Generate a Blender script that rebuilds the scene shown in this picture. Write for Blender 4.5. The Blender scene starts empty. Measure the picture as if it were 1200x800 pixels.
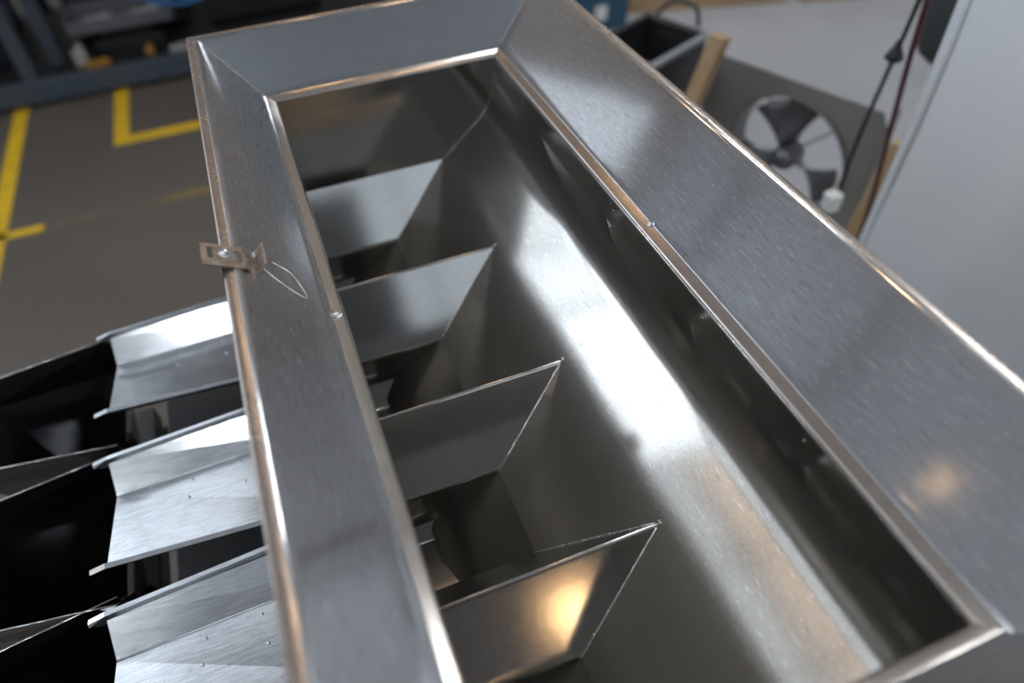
import bpy, bmesh, math, random
from mathutils import Vector, Matrix

random.seed(7)
sc = bpy.context.scene
COL = sc.collection

# ------------------------------------------------------------------ camera
R_ = Vector((0.93177821, -0.36102527, -0.0380804))
U_ = Vector((0.28701104, 0.66837128, 0.68622482))
F_ = Vector((0.22229266, 0.65033883, -0.72639203))
cam = bpy.data.cameras.new('camera')
cam.sensor_width = 36.0
cam.lens = 830.0 / 1200.0 * 36.0
cam.clip_start = 0.02
cam.dof.use_dof = True
cam.dof.focus_distance = 0.92
cam.dof.aperture_fstop = 1.6
co = bpy.data.objects.new('camera', cam)
COL.objects.link(co)
m = Matrix.Identity(4)
for i in range(3):
    m[i][0], m[i][1], m[i][2] = R_[i], U_[i], -F_[i]
m.translation = Vector((0.08558605, -1.31077032, 0.5))
co.matrix_world = m
sc.camera = co

# ------------------------------------------------------------------ world, exposure
w = bpy.data.worlds.new('world'); sc.world = w; w.use_nodes = True
w.node_tree.nodes['Background'].inputs[0].default_value = (0.55, 0.65, 0.8, 1)
w.node_tree.nodes['Background'].inputs[1].default_value = 0.5
sc.view_settings.view_transform = 'Standard'
sc.view_settings.look = 'None'
sc.view_settings.gamma = 1.0
sc.view_settings.exposure = 0.25
sc.view_settings.use_curve_mapping = False
try:
    sc.cycles.use_denoising = True
    sc.cycles.max_bounces = 12
    sc.cycles.glossy_bounces = 8
    sc.cycles.sample_clamp_indirect = 6.0
    sc.cycles.caustics_reflective = True
except Exception:
    pass

WIN_COOL = 2.3      # daylight windows
LAMP_COOL = 40.0    # ceiling lamps
LAMP_WARM = 26.0

# ------------------------------------------------------------------ materials
def mat(name, color, rough=0.5, metal=0.0, noise=None, bump=0.0, bscale=40.0, stretch=None,
        emit=None, estr=0.0, rvar=0.0, cvar=None, spec=None):
    """procedural principled material; noise gives colour variation, stretched noise gives brushing"""
    M = bpy.data.materials.new(name); M.use_nodes = True
    nt = M.node_tree; N = nt.nodes; L = nt.links
    b = N['Principled BSDF']
    b.inputs['Base Color'].default_value = (*color, 1)
    b.inputs['Roughness'].default_value = rough
    b.inputs['Metallic'].default_value = metal
    if spec is not None:
        b.inputs['Specular IOR Level'].default_value = spec
    if emit:
        b.inputs['Emission Color'].default_value = (*emit, 1)
        b.inputs['Emission Strength'].default_value = estr
    if noise or bump or rvar or cvar:
        tc = N.new('ShaderNodeTexCoord')
        mp = N.new('ShaderNodeMapping')
        L.new(tc.outputs['Object'], mp.inputs[0])
        if stretch:
            mp.inputs['Scale'].default_value = stretch
        nz = N.new('ShaderNodeTexNoise'); nz.inputs['Scale'].default_value = bscale
        nz.inputs['Detail'].default_value = 6
        L.new(mp.outputs[0], nz.inputs['Vector'])
        if cvar:
            big = N.new('ShaderNodeTexNoise'); big.inputs['Scale'].default_value = noise or 4.0
            big.inputs['Detail'].default_value = 5
            L.new(tc.outputs['Object'], big.inputs['Vector'])
            mx = N.new('ShaderNodeMix'); mx.data_type = 'RGBA'
            cr = N.new('ShaderNodeValToRGB')
            cr.color_ramp.elements[0].position = 0.35; cr.color_ramp.elements[1].position = 0.7
            L.new(big.outputs['Fac'], cr.inputs[0])
            L.new(cr.outputs[0], mx.inputs[0])
            mx.inputs[6].default_value = (*color, 1); mx.inputs[7].default_value = (*cvar, 1)
            L.new(mx.outputs[2], b.inputs['Base Color'])
        if rvar:
            mr = N.new('ShaderNodeMapRange')
            mr.inputs['From Min'].default_value = 0.3; mr.inputs['From Max'].default_value = 0.7
            mr.inputs['To Min'].default_value = max(0.02, rough - rvar); mr.inputs['To Max'].default_value = rough + rvar
            L.new(nz.outputs['Fac'], mr.inputs[0]); L.new(mr.outputs[0], b.inputs['Roughness'])
        if bump:
            bp = N.new('ShaderNodeBump'); bp.inputs['Strength'].default_value = bump
            bp.inputs['Distance'].default_value = 0.001
            L.new(nz.outputs['Fac'], bp.inputs['Height']); L.new(bp.outputs[0], b.inputs['Normal'])
    return M

def steel(name, color, rough, brush=(1, 1, 1), bscale=60, rvar=0.05, bump=0.05, scratch=0.0, smudge=0.05,
          aniso=0.0, stain=None, stain_scale=3.0, wide=0.16, contrast=0.0, wavy=0.0):
    """stainless sheet: brushing, blotchy smudges in the gloss, scattered hairline scratches"""
    M = bpy.data.materials.new(name); M.use_nodes = True
    nt = M.node_tree; N = nt.nodes; L = nt.links
    b = N['Principled BSDF']
    b.inputs['Metallic'].default_value = 1.0
    tc = N.new('ShaderNodeTexCoord')
    mp = N.new('ShaderNodeMapping'); mp.inputs['Scale'].default_value = brush
    L.new(tc.outputs['Object'], mp.inputs[0])
    nz = N.new('ShaderNodeTexNoise'); nz.inputs['Scale'].default_value = bscale; nz.inputs['Detail'].default_value = 8
    L.new(mp.outputs[0], nz.inputs['Vector'])
    sm = N.new('ShaderNodeTexNoise'); sm.inputs['Scale'].default_value = 9; sm.inputs['Detail'].default_value = 6
    L.new(tc.outputs['Object'], sm.inputs['Vector'])
    a1 = N.new('ShaderNodeMath'); a1.operation = 'MULTIPLY_ADD'
    L.new(nz.outputs['Fac'], a1.inputs[0]); a1.inputs[1].default_value = rvar * 2; a1.inputs[2].default_value = rough - rvar - smudge
    a2 = N.new('ShaderNodeMath'); a2.operation = 'MULTIPLY_ADD'; a2.use_clamp = True
    L.new(sm.outputs['Fac'], a2.inputs[0]); a2.inputs[1].default_value = smudge * 2; L.new(a1.outputs[0], a2.inputs[2])
    L.new(a2.outputs[0], b.inputs['Roughness'])
    col = N.new('ShaderNodeMix'); col.data_type = 'RGBA'
    col.inputs[6].default_value = (*color, 1)
    sc2 = stain or tuple(c * 0.86 for c in color)
    col.inputs[7].default_value = (*sc2, 1)
    st = N.new('ShaderNodeTexNoise'); st.inputs['Scale'].default_value = stain_scale; st.inputs['Detail'].default_value = 7
    L.new(tc.outputs['Object'], st.inputs['Vector'])
    rp = N.new('ShaderNodeValToRGB'); rp.color_ramp.elements[0].position = 0.42; rp.color_ramp.elements[1].position = 0.72
    L.new(st.outputs['Fac'], rp.inputs[0]); L.new(rp.outputs[0], col.inputs[0])
    out_col = col.outputs[2]
    height = nz.outputs['Fac']
    if scratch > 0:
        for k, (rot, sx) in enumerate(((0.5, 5.0), (1.1, 4.0), (-0.7, 6.0))):
            m2 = N.new('ShaderNodeMapping'); m2.inputs['Rotation'].default_value = (rot * 0.4, rot * 0.3, rot)
            m2.inputs['Scale'].default_value = (sx * 60, sx * 3.5, sx * 40)
            m2.inputs['Location'].default_value = (k * 3.1, k * 1.7, 0)
            L.new(tc.outputs['Object'], m2.inputs[0])
            vz = N.new('ShaderNodeTexNoise'); vz.inputs['Scale'].default_value = 3.0; vz.inputs['Detail'].default_value = 2
            L.new(m2.outputs[0], vz.inputs['Vector'])
            r2 = N.new('ShaderNodeValToRGB'); r2.color_ramp.elements[0].position = 0.675; r2.color_ramp.elements[1].position = 0.70
            L.new(vz.outputs['Fac'], r2.inputs[0])
            mx = N.new('ShaderNodeMix'); mx.data_type = 'RGBA'
            mu = N.new('ShaderNodeMath'); mu.operation = 'MULTIPLY'; L.new(r2.outputs[0], mu.inputs[0]); mu.inputs[1].default_value = scratch
            L.new(mu.outputs[0], mx.inputs[0])
            L.new(out_col, mx.inputs[6])
            c = (0.95, 0.95, 0.95) if k != 1 else tuple(q * 0.35 for q in color)
            mx.inputs[7].default_value = (*c, 1)
            out_col = mx.outputs[2]
    if contrast:
        gm = N.new('ShaderNodeMapRange'); gm.inputs['From Min'].default_value = 0.32; gm.inputs['From Max'].default_value = 0.68
        gm.inputs['To Min'].default_value = 1 - contrast; gm.inputs['To Max'].default_value = 1 + contrast
        L.new(nz.outputs['Fac'], gm.inputs[0])
        hs = N.new('ShaderNodeVectorMath'); hs.operation = 'SCALE'
        L.new(out_col, hs.inputs[0]); L.new(gm.outputs[0], hs.inputs['Scale'])
        out_col = hs.outputs[0]
    L.new(out_col, b.inputs['Base Color'])
    if aniso:
        b.inputs['Anisotropic'].default_value = aniso
    # broad second lobe: the fine grain of the sheet scatters part of the light widely
    g = N.new('ShaderNodeBsdfAnisotropic'); g.distribution = 'GGX'
    g.inputs['Roughness'].default_value = min(0.75, rough + 0.38)
    L.new(out_col, g.inputs['Color'])
    ms = N.new('ShaderNodeMixShader'); ms.inputs[0].default_value = wide
    L.new(b.outputs[0], ms.inputs[1]); L.new(g.outputs[0], ms.inputs[2])
    L.new(ms.outputs[0], N['Material Output'].inputs['Surface'])
    if bump:
        bp = N.new('ShaderNodeBump'); bp.inputs['Strength'].default_value = bump; bp.inputs['Distance'].default_value = 0.0006
        L.new(height, bp.inputs['Height']); L.new(bp.outputs[0], b.inputs['Normal'])
        if wavy:
            wz = N.new('ShaderNodeTexNoise'); wz.inputs['Scale'].default_value = 5.5; wz.inputs['Detail'].default_value = 1.5
            L.new(tc.outputs['Object'], wz.inputs['Vector'])
            b2 = N.new('ShaderNodeBump'); b2.inputs['Strength'].default_value = 1.0; b2.inputs['Distance'].default_value = wavy
            L.new(wz.outputs['Fac'], b2.inputs['Height']); L.new(b2.outputs[0], bp.inputs['Normal'])
    return M

M = {}
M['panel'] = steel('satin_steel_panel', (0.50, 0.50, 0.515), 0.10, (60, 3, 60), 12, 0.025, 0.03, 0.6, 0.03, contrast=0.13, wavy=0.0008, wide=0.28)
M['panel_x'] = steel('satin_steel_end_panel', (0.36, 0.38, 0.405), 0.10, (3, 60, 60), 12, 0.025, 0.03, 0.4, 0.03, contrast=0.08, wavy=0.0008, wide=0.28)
M['flange'] = steel('worn_steel_flange', (0.52, 0.45, 0.40), 0.26, (1, 1, 1), 260, 0.03, 0.0, 0.0, 0.05, stain=(0.44, 0.375, 0.33), stain_scale=90)  # worn texture; tan base holds part of the warm reflection
M['lip'] = steel('worn_steel_lip', (0.48, 0.43, 0.39), 0.20, (1, 1, 1), 200, 0.05, 0.02, 0.0, 0.05, stain=(0.43, 0.38, 0.34), stain_scale=50)  # warm reflection along the lip partly put into its base colour
M['trough'] = steel('brushed_trough_steel', (0.52, 0.495, 0.46), 0.115, (3, 40, 40), 14, 0.02, 0.03, 0.5, 0.025, wide=0.15, contrast=0.08, wavy=0.0010)
M['divider'] = steel('polished_divider_steel', (0.50, 0.49, 0.475), 0.11, (3, 3, 3), 60, 0.02, 0.02, 0.3, 0.02, wide=0.08, contrast=0.05, wavy=0.0004)
M['dark_steel'] = steel('dark_oxidised_steel', (0.20, 0.185, 0.165), 0.25, (3, 3, 3), 60, 0.03, 0.02, 0.0, 0.02)  # also carries painted shade of chutes, left wall and inner tray ends
M['weld'] = steel('weld_steel', (0.70, 0.68, 0.66), 0.25, (1, 1, 1), 400, 0.08, 0.35)
M['tray'] = steel('polished_tray_steel', (0.70, 0.72, 0.745), 0.17, (4, 40, 4), 10, 0.04, 0.05, 0.6, 0.05, wide=0.2, contrast=0.15, wavy=0.0012)
M['bucket'] = steel('mirror_bucket_steel', (0.13, 0.13, 0.135), 0.07, (5, 5, 5), 20, 0.03, 0.02, 0.2, 0.03, wide=0.12)
M['bracket'] = steel('tarnished_bracket_steel', (0.50, 0.42, 0.36), 0.28, (1, 1, 1), 120, 0.08, 0.1, 0.2, 0.06, stain=(0.28, 0.2, 0.15), stain_scale=70)
M['bolt'] = steel('bolt_steel', (0.7, 0.7, 0.7), 0.2, (1, 1, 1), 200, 0.05, 0.05)
M['frame'] = steel('frame_steel', (0.45, 0.45, 0.46), 0.35, (1, 1, 1), 60, 0.05, 0.05)
M['black_metal'] = mat('black_painted_metal', (0.018, 0.018, 0.02), 0.45, 0.0, rvar=0.1, bump=0.1, bscale=80)
M['motor_blue'] = mat('blue_motor_label', (0.08, 0.14, 0.22), 0.4)
M['floor_dark'] = mat('worn_brown_concrete', (0.118, 0.098, 0.082), 0.55, 0, noise=1.3, cvar=(0.096, 0.080, 0.068), bump=0.3, bscale=30, rvar=0.08)  # darker brown tone, left part of the floor
M['floor_light'] = mat('light_grey_concrete', (0.36, 0.36, 0.375), 0.5, 0, noise=1.6, cvar=(0.30, 0.30, 0.31), bump=0.2, bscale=25, rvar=0.08)
M['tape'] = mat('yellow_floor_paint', (0.80, 0.50, 0.012), 0.55, 0, noise=9, cvar=(0.66, 0.40, 0.02))
M['tape_gone'] = mat('nearly_gone_paint', (0.145, 0.115, 0.08), 0.6, 0, noise=9, cvar=(0.118, 0.098, 0.078))
M['tape_worn'] = mat('worn_yellow_paint', (0.34, 0.24, 0.03), 0.6, 0, noise=1.6, cvar=(0.115, 0.098, 0.08))
M['wall'] = mat('painted_hall_wall', (0.36, 0.36, 0.37), 0.8, 0, noise=0.8, cvar=(0.31, 0.31, 0.32))
M['wall_beige'] = mat('beige_hall_wall', (0.35, 0.295, 0.24), 0.8, 0, noise=0.8, cvar=(0.31, 0.26, 0.215))  # beige puts warm lamp light into the back wall colour
M['wall_dark'] = mat('dark_hall_wall', (0.10, 0.10, 0.105), 0.8, 0, noise=0.8, cvar=(0.07, 0.07, 0.075))
M['ceiling'] = mat('grey_hall_ceiling', (0.46, 0.475, 0.50), 0.8, 0, noise=0.5, cvar=(0.41, 0.425, 0.45))
M['beam'] = mat('ceiling_beam_paint', (0.42, 0.43, 0.45), 0.6)
M['win'] = mat('daylight_window_pane', (0.8, 0.85, 0.9), 0.2, emit=(0.80, 0.90, 1.0), estr=WIN_COOL)
M['win_frost'] = mat('frosted_window_pane', (0.8, 0.85, 0.9), 0.4, emit=(0.84, 0.92, 1.0), estr=0.72)
M['win_dull'] = mat('dull_roof_light_pane', (0.7, 0.75, 0.8), 0.4, emit=(0.78, 0.90, 1.0), estr=0.36)  # dim glow added behind the camera to brighten the divider faces
M['win_cream'] = mat('cream_fibreglass_pane', (0.8, 0.75, 0.65), 0.4, emit=(1.0, 0.82, 0.68), estr=0.85)  # tan glow added for its reflection in the trough
M['win_mid'] = mat('hazy_window_pane', (0.8, 0.85, 0.9), 0.3, emit=(0.82, 0.91, 1.0), estr=1.25)
M['win_frame'] = mat('window_frame_paint', (0.3, 0.3, 0.3), 0.5)
M['lamp_cool'] = mat('cool_lamp_diffuser', (0.9, 0.9, 0.9), 0.3, emit=(0.88, 0.95, 1.0), estr=LAMP_COOL)
M['lamp_warm'] = mat('warm_lamp_diffuser', (0.9, 0.85, 0.7), 0.3, emit=(1.0, 0.62, 0.30), estr=LAMP_WARM)
M['lamp_body'] = mat('lamp_housing', (0.2, 0.2, 0.2), 0.4, 0.5)
M['rack'] = mat('slate_blue_rack_paint', (0.06, 0.078, 0.098), 0.45, 0, rvar=0.08, bscale=20)
M['black_box'] = mat('black_crate_plastic', (0.014, 0.014, 0.016), 0.5, 0, rvar=0.1, bscale=15)
M['grey_plate'] = mat('grey_painted_plate', (0.12, 0.12, 0.13), 0.5)
M['pale'] = mat('pale_part', (0.35, 0.32, 0.3), 0.5)
M['orange'] = mat('orange_part', (0.35, 0.16, 0.02), 0.5)
M['blue'] = mat('blue_plastic', (0.02, 0.12, 0.30), 0.4)
M['bin_blue'] = mat('blue_bin_plastic', (0.018, 0.075, 0.13), 0.45)
M['wood'] = mat('pale_timber', (0.46, 0.31, 0.17), 0.65, 0, noise=6, cvar=(0.36, 0.23, 0.12), bump=0.3, bscale=18, stretch=(12, 12, 1))
M['card'] = mat('cardboard', (0.36, 0.24, 0.13), 0.8, 0, noise=3, cvar=(0.3, 0.19, 0.1))
M['fan'] = mat('grey_fan_metal', (0.27, 0.255, 0.24), 0.42, 0.3, rvar=0.08, bscale=20)
M['fan_blade'] = mat('fan_blade_metal', (0.20, 0.20, 0.21), 0.35, 0.7)
M['tub'] = mat('black_tub_plastic', (0.022, 0.022, 0.023), 0.42, 0, rvar=0.08, bscale=25)
M['tub_rim'] = mat('grey_tub_rim', (0.26, 0.27, 0.29), 0.4)
M['sheet'] = mat('white_plastic_sheet', (0.86, 0.87, 0.88), 0.45, 0, noise=3, cvar=(0.80, 0.82, 0.84), bump=0.25, bscale=9)
M['sheet_edge'] = mat('pale_blue_sheet_hem', (0.76, 0.81, 0.84), 0.5, 0, noise=14, cvar=(0.82, 0.83, 0.84))
M['cable'] = mat('black_cable_rubber', (0.01, 0.01, 0.011), 0.4)
M['cable_red'] = mat('dark_red_cable_rubber', (0.075, 0.012, 0.014), 0.4)
M['white_plug'] = mat('white_plug_plastic', (0.75, 0.75, 0.73), 0.4)
M['cab'] = mat('dark_cabinet_paint', (0.035, 0.036, 0.038), 0.5)  # near black so the added block mirrors as a dark patch
M['bag'] = mat('dark_grey_fabric', (0.05, 0.055, 0.055), 0.8, 0, noise=10, cvar=(0.07, 0.075, 0.075))

# ------------------------------------------------------------------ helpers
def new_obj(name, bm, material, parent=None, smooth=None, solid=0.0, soff=-1.0):
    me = bpy.data.meshes.new(name)
    bmesh.ops.recalc_face_normals(bm, faces=bm.faces) if solid == 0.0 else None
    bm.to_mesh(me); bm.free()
    o = bpy.data.objects.new(name, me); COL.objects.link(o)
    me.materials.append(material)
    if parent is not None:
        o.parent = parent
    if smooth:
        for p in me.polygons: p.use_smooth = True
        me.update()
    if solid:
        s = o.modifiers.new('thickness', 'SOLIDIFY'); s.thickness = solid; s.offset = soff
        s.use_even_offset = True
    if smooth == 'w':
        wn = o.modifiers.new('flat_faces', 'WEIGHTED_NORMAL'); wn.keep_sharp = True; wn.weight = 80
    return o

def empty(name, loc=(0, 0, 0), label=None, cat=None, group=None):
    o = bpy.data.objects.new(name, None); COL.objects.link(o); o.location = loc
    o.empty_display_size = 0.05
    if label: tag(o, label, cat, group)
    return o

def tag(o, label, cat, group=None):
    o['label'] = label; o['category'] = cat
    if group: o['group'] = group
    return o

def structure(o):
    o['kind'] = 'structure'; return o

def quads(verts, faces):
    bm = bmesh.new()
    vs = [bm.verts.new(v) for v in verts]
    for f in faces: bm.faces.new([vs[i] for i in f])
    return bm

def box_bm(lo, hi, bevel=0.0, bm=None):
    nb = bmesh.new()
    r = bmesh.ops.create_cube(nb, size=1.0)
    for v in nb.verts:
        v.co = Vector([lo[i] + (v.co[i] + 0.5) * (hi[i] - lo[i]) for i in range(3)])
    if bevel:
        bmesh.ops.bevel(nb, geom=nb.edges[:], offset=bevel, segments=2, affect='EDGES', profile=0.5)
    if bm is None: return nb
    tmp = bpy.data.meshes.new('tmp'); nb.to_mesh(tmp); nb.free(); bm.from_mesh(tmp); bpy.data.meshes.remove(tmp)
    return bm

def xform(bm, mtx):
    bmesh.ops.transform(bm, matrix=mtx, verts=bm.verts); return bm

def tube_bm(path, rad, seg=10, bm=None, caps=True):
    """rad: number or list"""
    bm = bm or bmesh.new()
    path = [Vector(p) for p in path]
    n = len(path); rings = []
    up = None
    for i, p in enumerate(path):
        t = (path[min(i + 1, n - 1)] - path[max(i - 1, 0)]).normalized()
        if up is None:
            up = Vector((0, 0, 1)) if abs(t.z) < 0.9 else Vector((1, 0, 0))
        a = t.cross(up).normalized(); b = a.cross(t).normalized(); up = b
        r = rad[i] if isinstance(rad, (list, tuple)) else rad
        rings.append([bm.verts.new(p + a * (r * math.cos(2 * math.pi * k / seg)) + b * (r * math.sin(2 * math.pi * k / seg))) for k in range(seg)])
    for i in range(n - 1):
        for k in range(seg):
            bm.faces.new((rings[i][k], rings[i][(k + 1) % seg], rings[i + 1][(k + 1) % seg], rings[i + 1][k]))
    if caps:
        bm.faces.new(rings[0]); bm.faces.new(list(reversed(rings[-1])))
    return bm

def lathe_bm(profile, seg=24, mtx=None, bm=None):
    """profile (r, z) about local z"""
    nb = bmesh.new(); rings = []
    for r, z in profile:
        rings.append([nb.verts.new((max(r, 1e-5) * math.cos(2 * math.pi * k / seg), max(r, 1e-5) * math.sin(2 * math.pi * k / seg), z)) for k in range(seg)])
    for i in range(len(rings) - 1):
        for k in range(seg):
            nb.faces.new((rings[i][k], rings[i][(k + 1) % seg], rings[i + 1][(k + 1) % seg], rings[i + 1][k]))
    bmesh.ops.remove_doubles(nb, verts=nb.verts, dist=2e-5)
    if mtx is not None: xform(nb, mtx)
    return nb

def smooth_path(pts, n=8):
    pts = [Vector(p) for p in pts]; out = []
    for i in range(len(pts) - 1):
        p0 = pts[max(i - 1, 0)]; p1 = pts[i]; p2 = pts[i + 1]; p3 = pts[min(i + 2, len(pts) - 1)]
        for k in range(n):
            t = k / n
            out.append(0.5 * ((2 * p1) + (p2 - p0) * t + (2 * p0 - 5 * p1 + 4 * p2 - p3) * t * t + (-p0 + 3 * p1 - 3 * p2 + p3) * t ** 3))
    out.append(pts[-1]); return out

# ------------------------------------------------------------------ the hall
FZ = -1.5          # floor height (rim of the hopper is z = 0)
CZ = 7.0
X0, X1, Y0, Y1 = -7.0, 7.5, -7.0, 7.0
XS = 1.0           # where the dark floor meets the light floor

def slab(name, lo, hi, material):
    return structure(new_obj(name, box_bm(lo, hi), material))

slab('floor', (X0, Y0, FZ - 0.1), (XS, Y1, FZ), M['floor_dark'])
slab('floor_coated', (XS, Y0, FZ - 0.1), (X1, Y1, FZ), M['floor_light'])  # paler grey tone on the right part
slab('ceiling', (X0, Y0, CZ), (X1, Y1, CZ + 0.1), M['ceiling'])
slab('wall_back', (X0, Y1, FZ - 0.1), (X1, Y1 + 0.1, CZ + 0.1), M['wall_beige'])
slab('wall_front', (X0, Y0 - 0.1, FZ - 0.1), (X1, Y0, CZ + 0.1), M['wall'])
slab('wall_left', (X0 - 0.1, Y0 - 0.1, FZ - 0.1), (X0, Y1 + 0.1, CZ + 0.1), M['wall'])
slab('wall_right', (X1, Y0 - 0.1, FZ - 0.1), (X1 + 0.1, Y1 + 0.1, CZ + 0.1), M['wall'])
for k in range(5):
    y = -5.4 + k * 2.7
    o = new_obj('trim_%d' % (k + 1), box_bm((X0, y - 0.09, CZ - 0.3), (X1, y + 0.09, CZ)), M['beam']); structure(o)

wn = [0]
def window(axis, pos, a0, a1, z0, z1, nx=3, inward=1, pane='win'):
    """daylight window in a wall: frame bars and panes"""
    wn[0] += 1
    f = bmesh.new()
    t = 0.05
    def put(u0, u1, w0, w1, d0, d1, bm):
        d0, d1 = pos + inward * d0, pos + inward * d1
        if axis == 'x': box_bm((min(d0, d1), u0, w0), (max(d0, d1), u1, w1), 0, bm)
        else: box_bm((u0, min(d0, d1), w0), (u1, max(d0, d1), w1), 0, bm)
    put(a0 - t, a1 + t, z0 - t, z0, 0, 0.06, f); put(a0 - t, a1 + t, z1, z1 + t, 0, 0.06, f)
    for i in range(nx + 1):
        u = a0 + (a1 - a0) * i / nx
        put(u - t / 2, u + t / 2, z0, z1, 0, 0.06, f)
    root = structure(new_obj('window_%d' % wn[0], f, M['win_frame']))
    for i in range(nx):
        p = bmesh.new()
        put(a0 + (a1 - a0) * i / nx + t / 2, a0 + (a1 - a0) * (i + 1) / nx - t / 2, z0, z1, 0.005, 0.02, p)
        new_obj('pane', p, M[pane], root)
    return root

window('x', X0, 3.5, 6.9, 0.9, 6.3, 3, 1)
window('x', X0, -4.5, 3.4, 0.9, 4.95, 5, 1, 'win_frost')
window('x', X0, -4.5, 3.4, 5.1, 6.6, 5, 1, 'win_cream')  # glowing band added above the windows to tint the trough reflection
window('y', Y1, -6.9, -3.0, 0.9, 6.3, 3, -1, 'win_mid')
window('y', Y1, -2.9, -1.5, 0.9, 6.3, 1, -1, 'win_frost')
window('y', Y0, -3.5, 4.5, 1.3, 5.6, 5, 1, 'win_dull')  # unseen glow panes added to light the dividers and end slope

def ceiling_lamp(x, y, lx, ly, material, label, group):
    r = empty('ceiling_lamp', (x, y, CZ - 0.55), label, 'lamp', group)
    b = box_bm((-lx / 2 - 0.03, -ly / 2 - 0.03, 0.0), (lx / 2 + 0.03, ly / 2 + 0.03, 0.09), 0.015)
    new_obj('housing', b, M['lamp_body'], r)
    new_obj('diffuser', box_bm((-lx / 2, -ly / 2, -0.02), (lx / 2, ly / 2, 0.0)), material, r)
    for s in (-1, 1):
        new_obj('suspension_wire', tube_bm([(0, s * ly * 0.4, 0.09), (0, s * ly * 0.4, 0.55)], 0.006, 6), M['cable'], r)
    return r

ceiling_lamp(-1.0, -1.7, 0.20, 2.0, M['lamp_cool'], 'long cool white ceiling lamp above the feeder trays', 'cool ceiling lamps')
ceiling_lamp(-3.8, -4.6, 0.4, 2.2, M['lamp_cool'], 'long cool white ceiling lamp behind the camera on the left', 'cool ceiling lamps')  # this and the next three lamps added to brighten sheet and floor
ceiling_lamp(4.4, -3.6, 0.4, 2.2, M['lamp_cool'], 'long cool white ceiling lamp behind the white sheet', 'cool ceiling lamps')
ceiling_lamp(5.2, 1.0, 0.4, 2.2, M['lamp_cool'], 'long cool white ceiling lamp above the grey coated floor', 'cool ceiling lamps')
ceiling_lamp(3.0, 4.6, 0.4, 2.2, M['lamp_cool'], 'long cool white ceiling lamp above the pallets', 'cool ceiling lamps')
ceiling_lamp(1.7, 2.3, 0.40, 0.40, M['lamp_warm'], 'square warm ceiling lamp above the fan', 'warm ceiling lamps')
ceiling_lamp(-2.35, 0.7, 0.055, 0.055, M['lamp_warm'], 'small warm ceiling lamp above the yellow floor lines', 'warm ceiling lamps')
ceiling_lamp(0.8, 5.9, 0.4, 0.4, M['lamp_warm'], 'square warm ceiling lamp by the back wall', 'warm ceiling lamps')

# ------------------------------------------------------------------ the hopper
W = 0.6247
iL, iR, iF = 0.0783, 0.1167, 0.0967
D = 0.072
LIP, LD = 0.0168, 0.0059
FL = 0.0137
LEN = 1.342                   # outer far bend to outer near bend
NEAR_LIP = -(LEN - iF - LIP)  # y of the near lip edge
FAR_LIP = -(iF + LIP)

hopper = empty('hopper', (0.3, -0.68, -0.45), 'long open stainless steel hopper with sloping rim panels and four chutes', 'hopper')
hopper_off = Vector(hopper.location)
def hp(name, bm, material, parent=None, **k):
    xform(bm, Matrix.Translation(-hopper_off))
    return new_obj(name, bm, material, parent or hopper, **k)
# sub-parts sit under parts whose origin equals the hopper's

def bez(p0, p1, p2, n):
    return [(p0[0] * (1 - t) ** 2 + 2 * p1[0] * t * (1 - t) + p2[0] * t * t, p0[1] * (1 - t) ** 2 + 2 * p1[1] * t * (1 - t) + p2[1] * t * t) for t in [i / n for i in range(n + 1)]]

def lerp(a, b, t): return (a[0] + (b[0] - a[0]) * t, a[1] + (b[1] - a[1]) * t)

def rim_profile(i):
    """(s inward, z) from hem to inner lip edge; same count for every side"""
    P0 = (-FL, -0.014); P1 = (-FL, 0.0); P2 = (0.0, 0.0); P3 = (i, -D); P4 = (i + LIP, -D - LD); P5 = (i + LIP + 0.0003, -D - LD - 0.004)
    flange = [P0] + bez(lerp(P1, P0, 0.09), P1, lerp(P1, P2, 0.09), 3)
    bend1 = bez(lerp(P2, P1, 0.25), P2, lerp(P2, P3, 0.07), 6)
    bend2 = bez(lerp(P3, P2, 0.07), P3, lerp(P3, P4, 0.25), 5)
    edge = bez(lerp(P4, P3, 0.12), P4, P5, 3)
    return flange + bend1 + bend2 + edge, len(flange), len(flange) + len(bend1), len(flange) + len(bend1) + len(bend2)

pL, k1, k2, k3 = rim_profile(iL); pR = rim_profile(iR)[0]; pF = rim_profile(iF)[0]
NP = len(pL)
def ring(k):
    z = pL[k][1]
    xl, xr, yf, yn = pL[k][0], W - pR[k][0], -pF[k][0], -LEN + pF[k][0]
    return [Vector((xl, yf, z)), Vector((xr, yf, z)), Vector((xr, yn, z)), Vector((xl, yn, z))]
rings = [ring(k) for k in range(NP)]
SIDES = {'far': (0, 1), 'right': (1, 2), 'near': (2, 3), 'left': (3, 0)}
def strip(side, ka, kb, nseg=1):
    a, b = SIDES[side]; vs = []; fs = []
    for k in range(ka, kb):
        vs += [rings[k][a].copy(), rings[k][b].copy()]
    for j in range(kb - ka - 1):
        fs.append((2 * j, 2 * j + 1, 2 * j + 3, 2 * j + 2))
    return quads(vs, fs)
mid1 = k1 + 1
for side in ('far', 'right', 'left', 'near'):
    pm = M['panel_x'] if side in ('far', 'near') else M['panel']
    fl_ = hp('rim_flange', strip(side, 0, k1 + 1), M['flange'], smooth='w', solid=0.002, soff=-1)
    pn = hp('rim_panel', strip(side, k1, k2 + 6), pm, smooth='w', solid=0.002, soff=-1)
    lp = hp('inner_lip', strip(side, k2 + 5, NP), M['lip'], smooth='w', solid=0.002, soff=-1)

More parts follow.
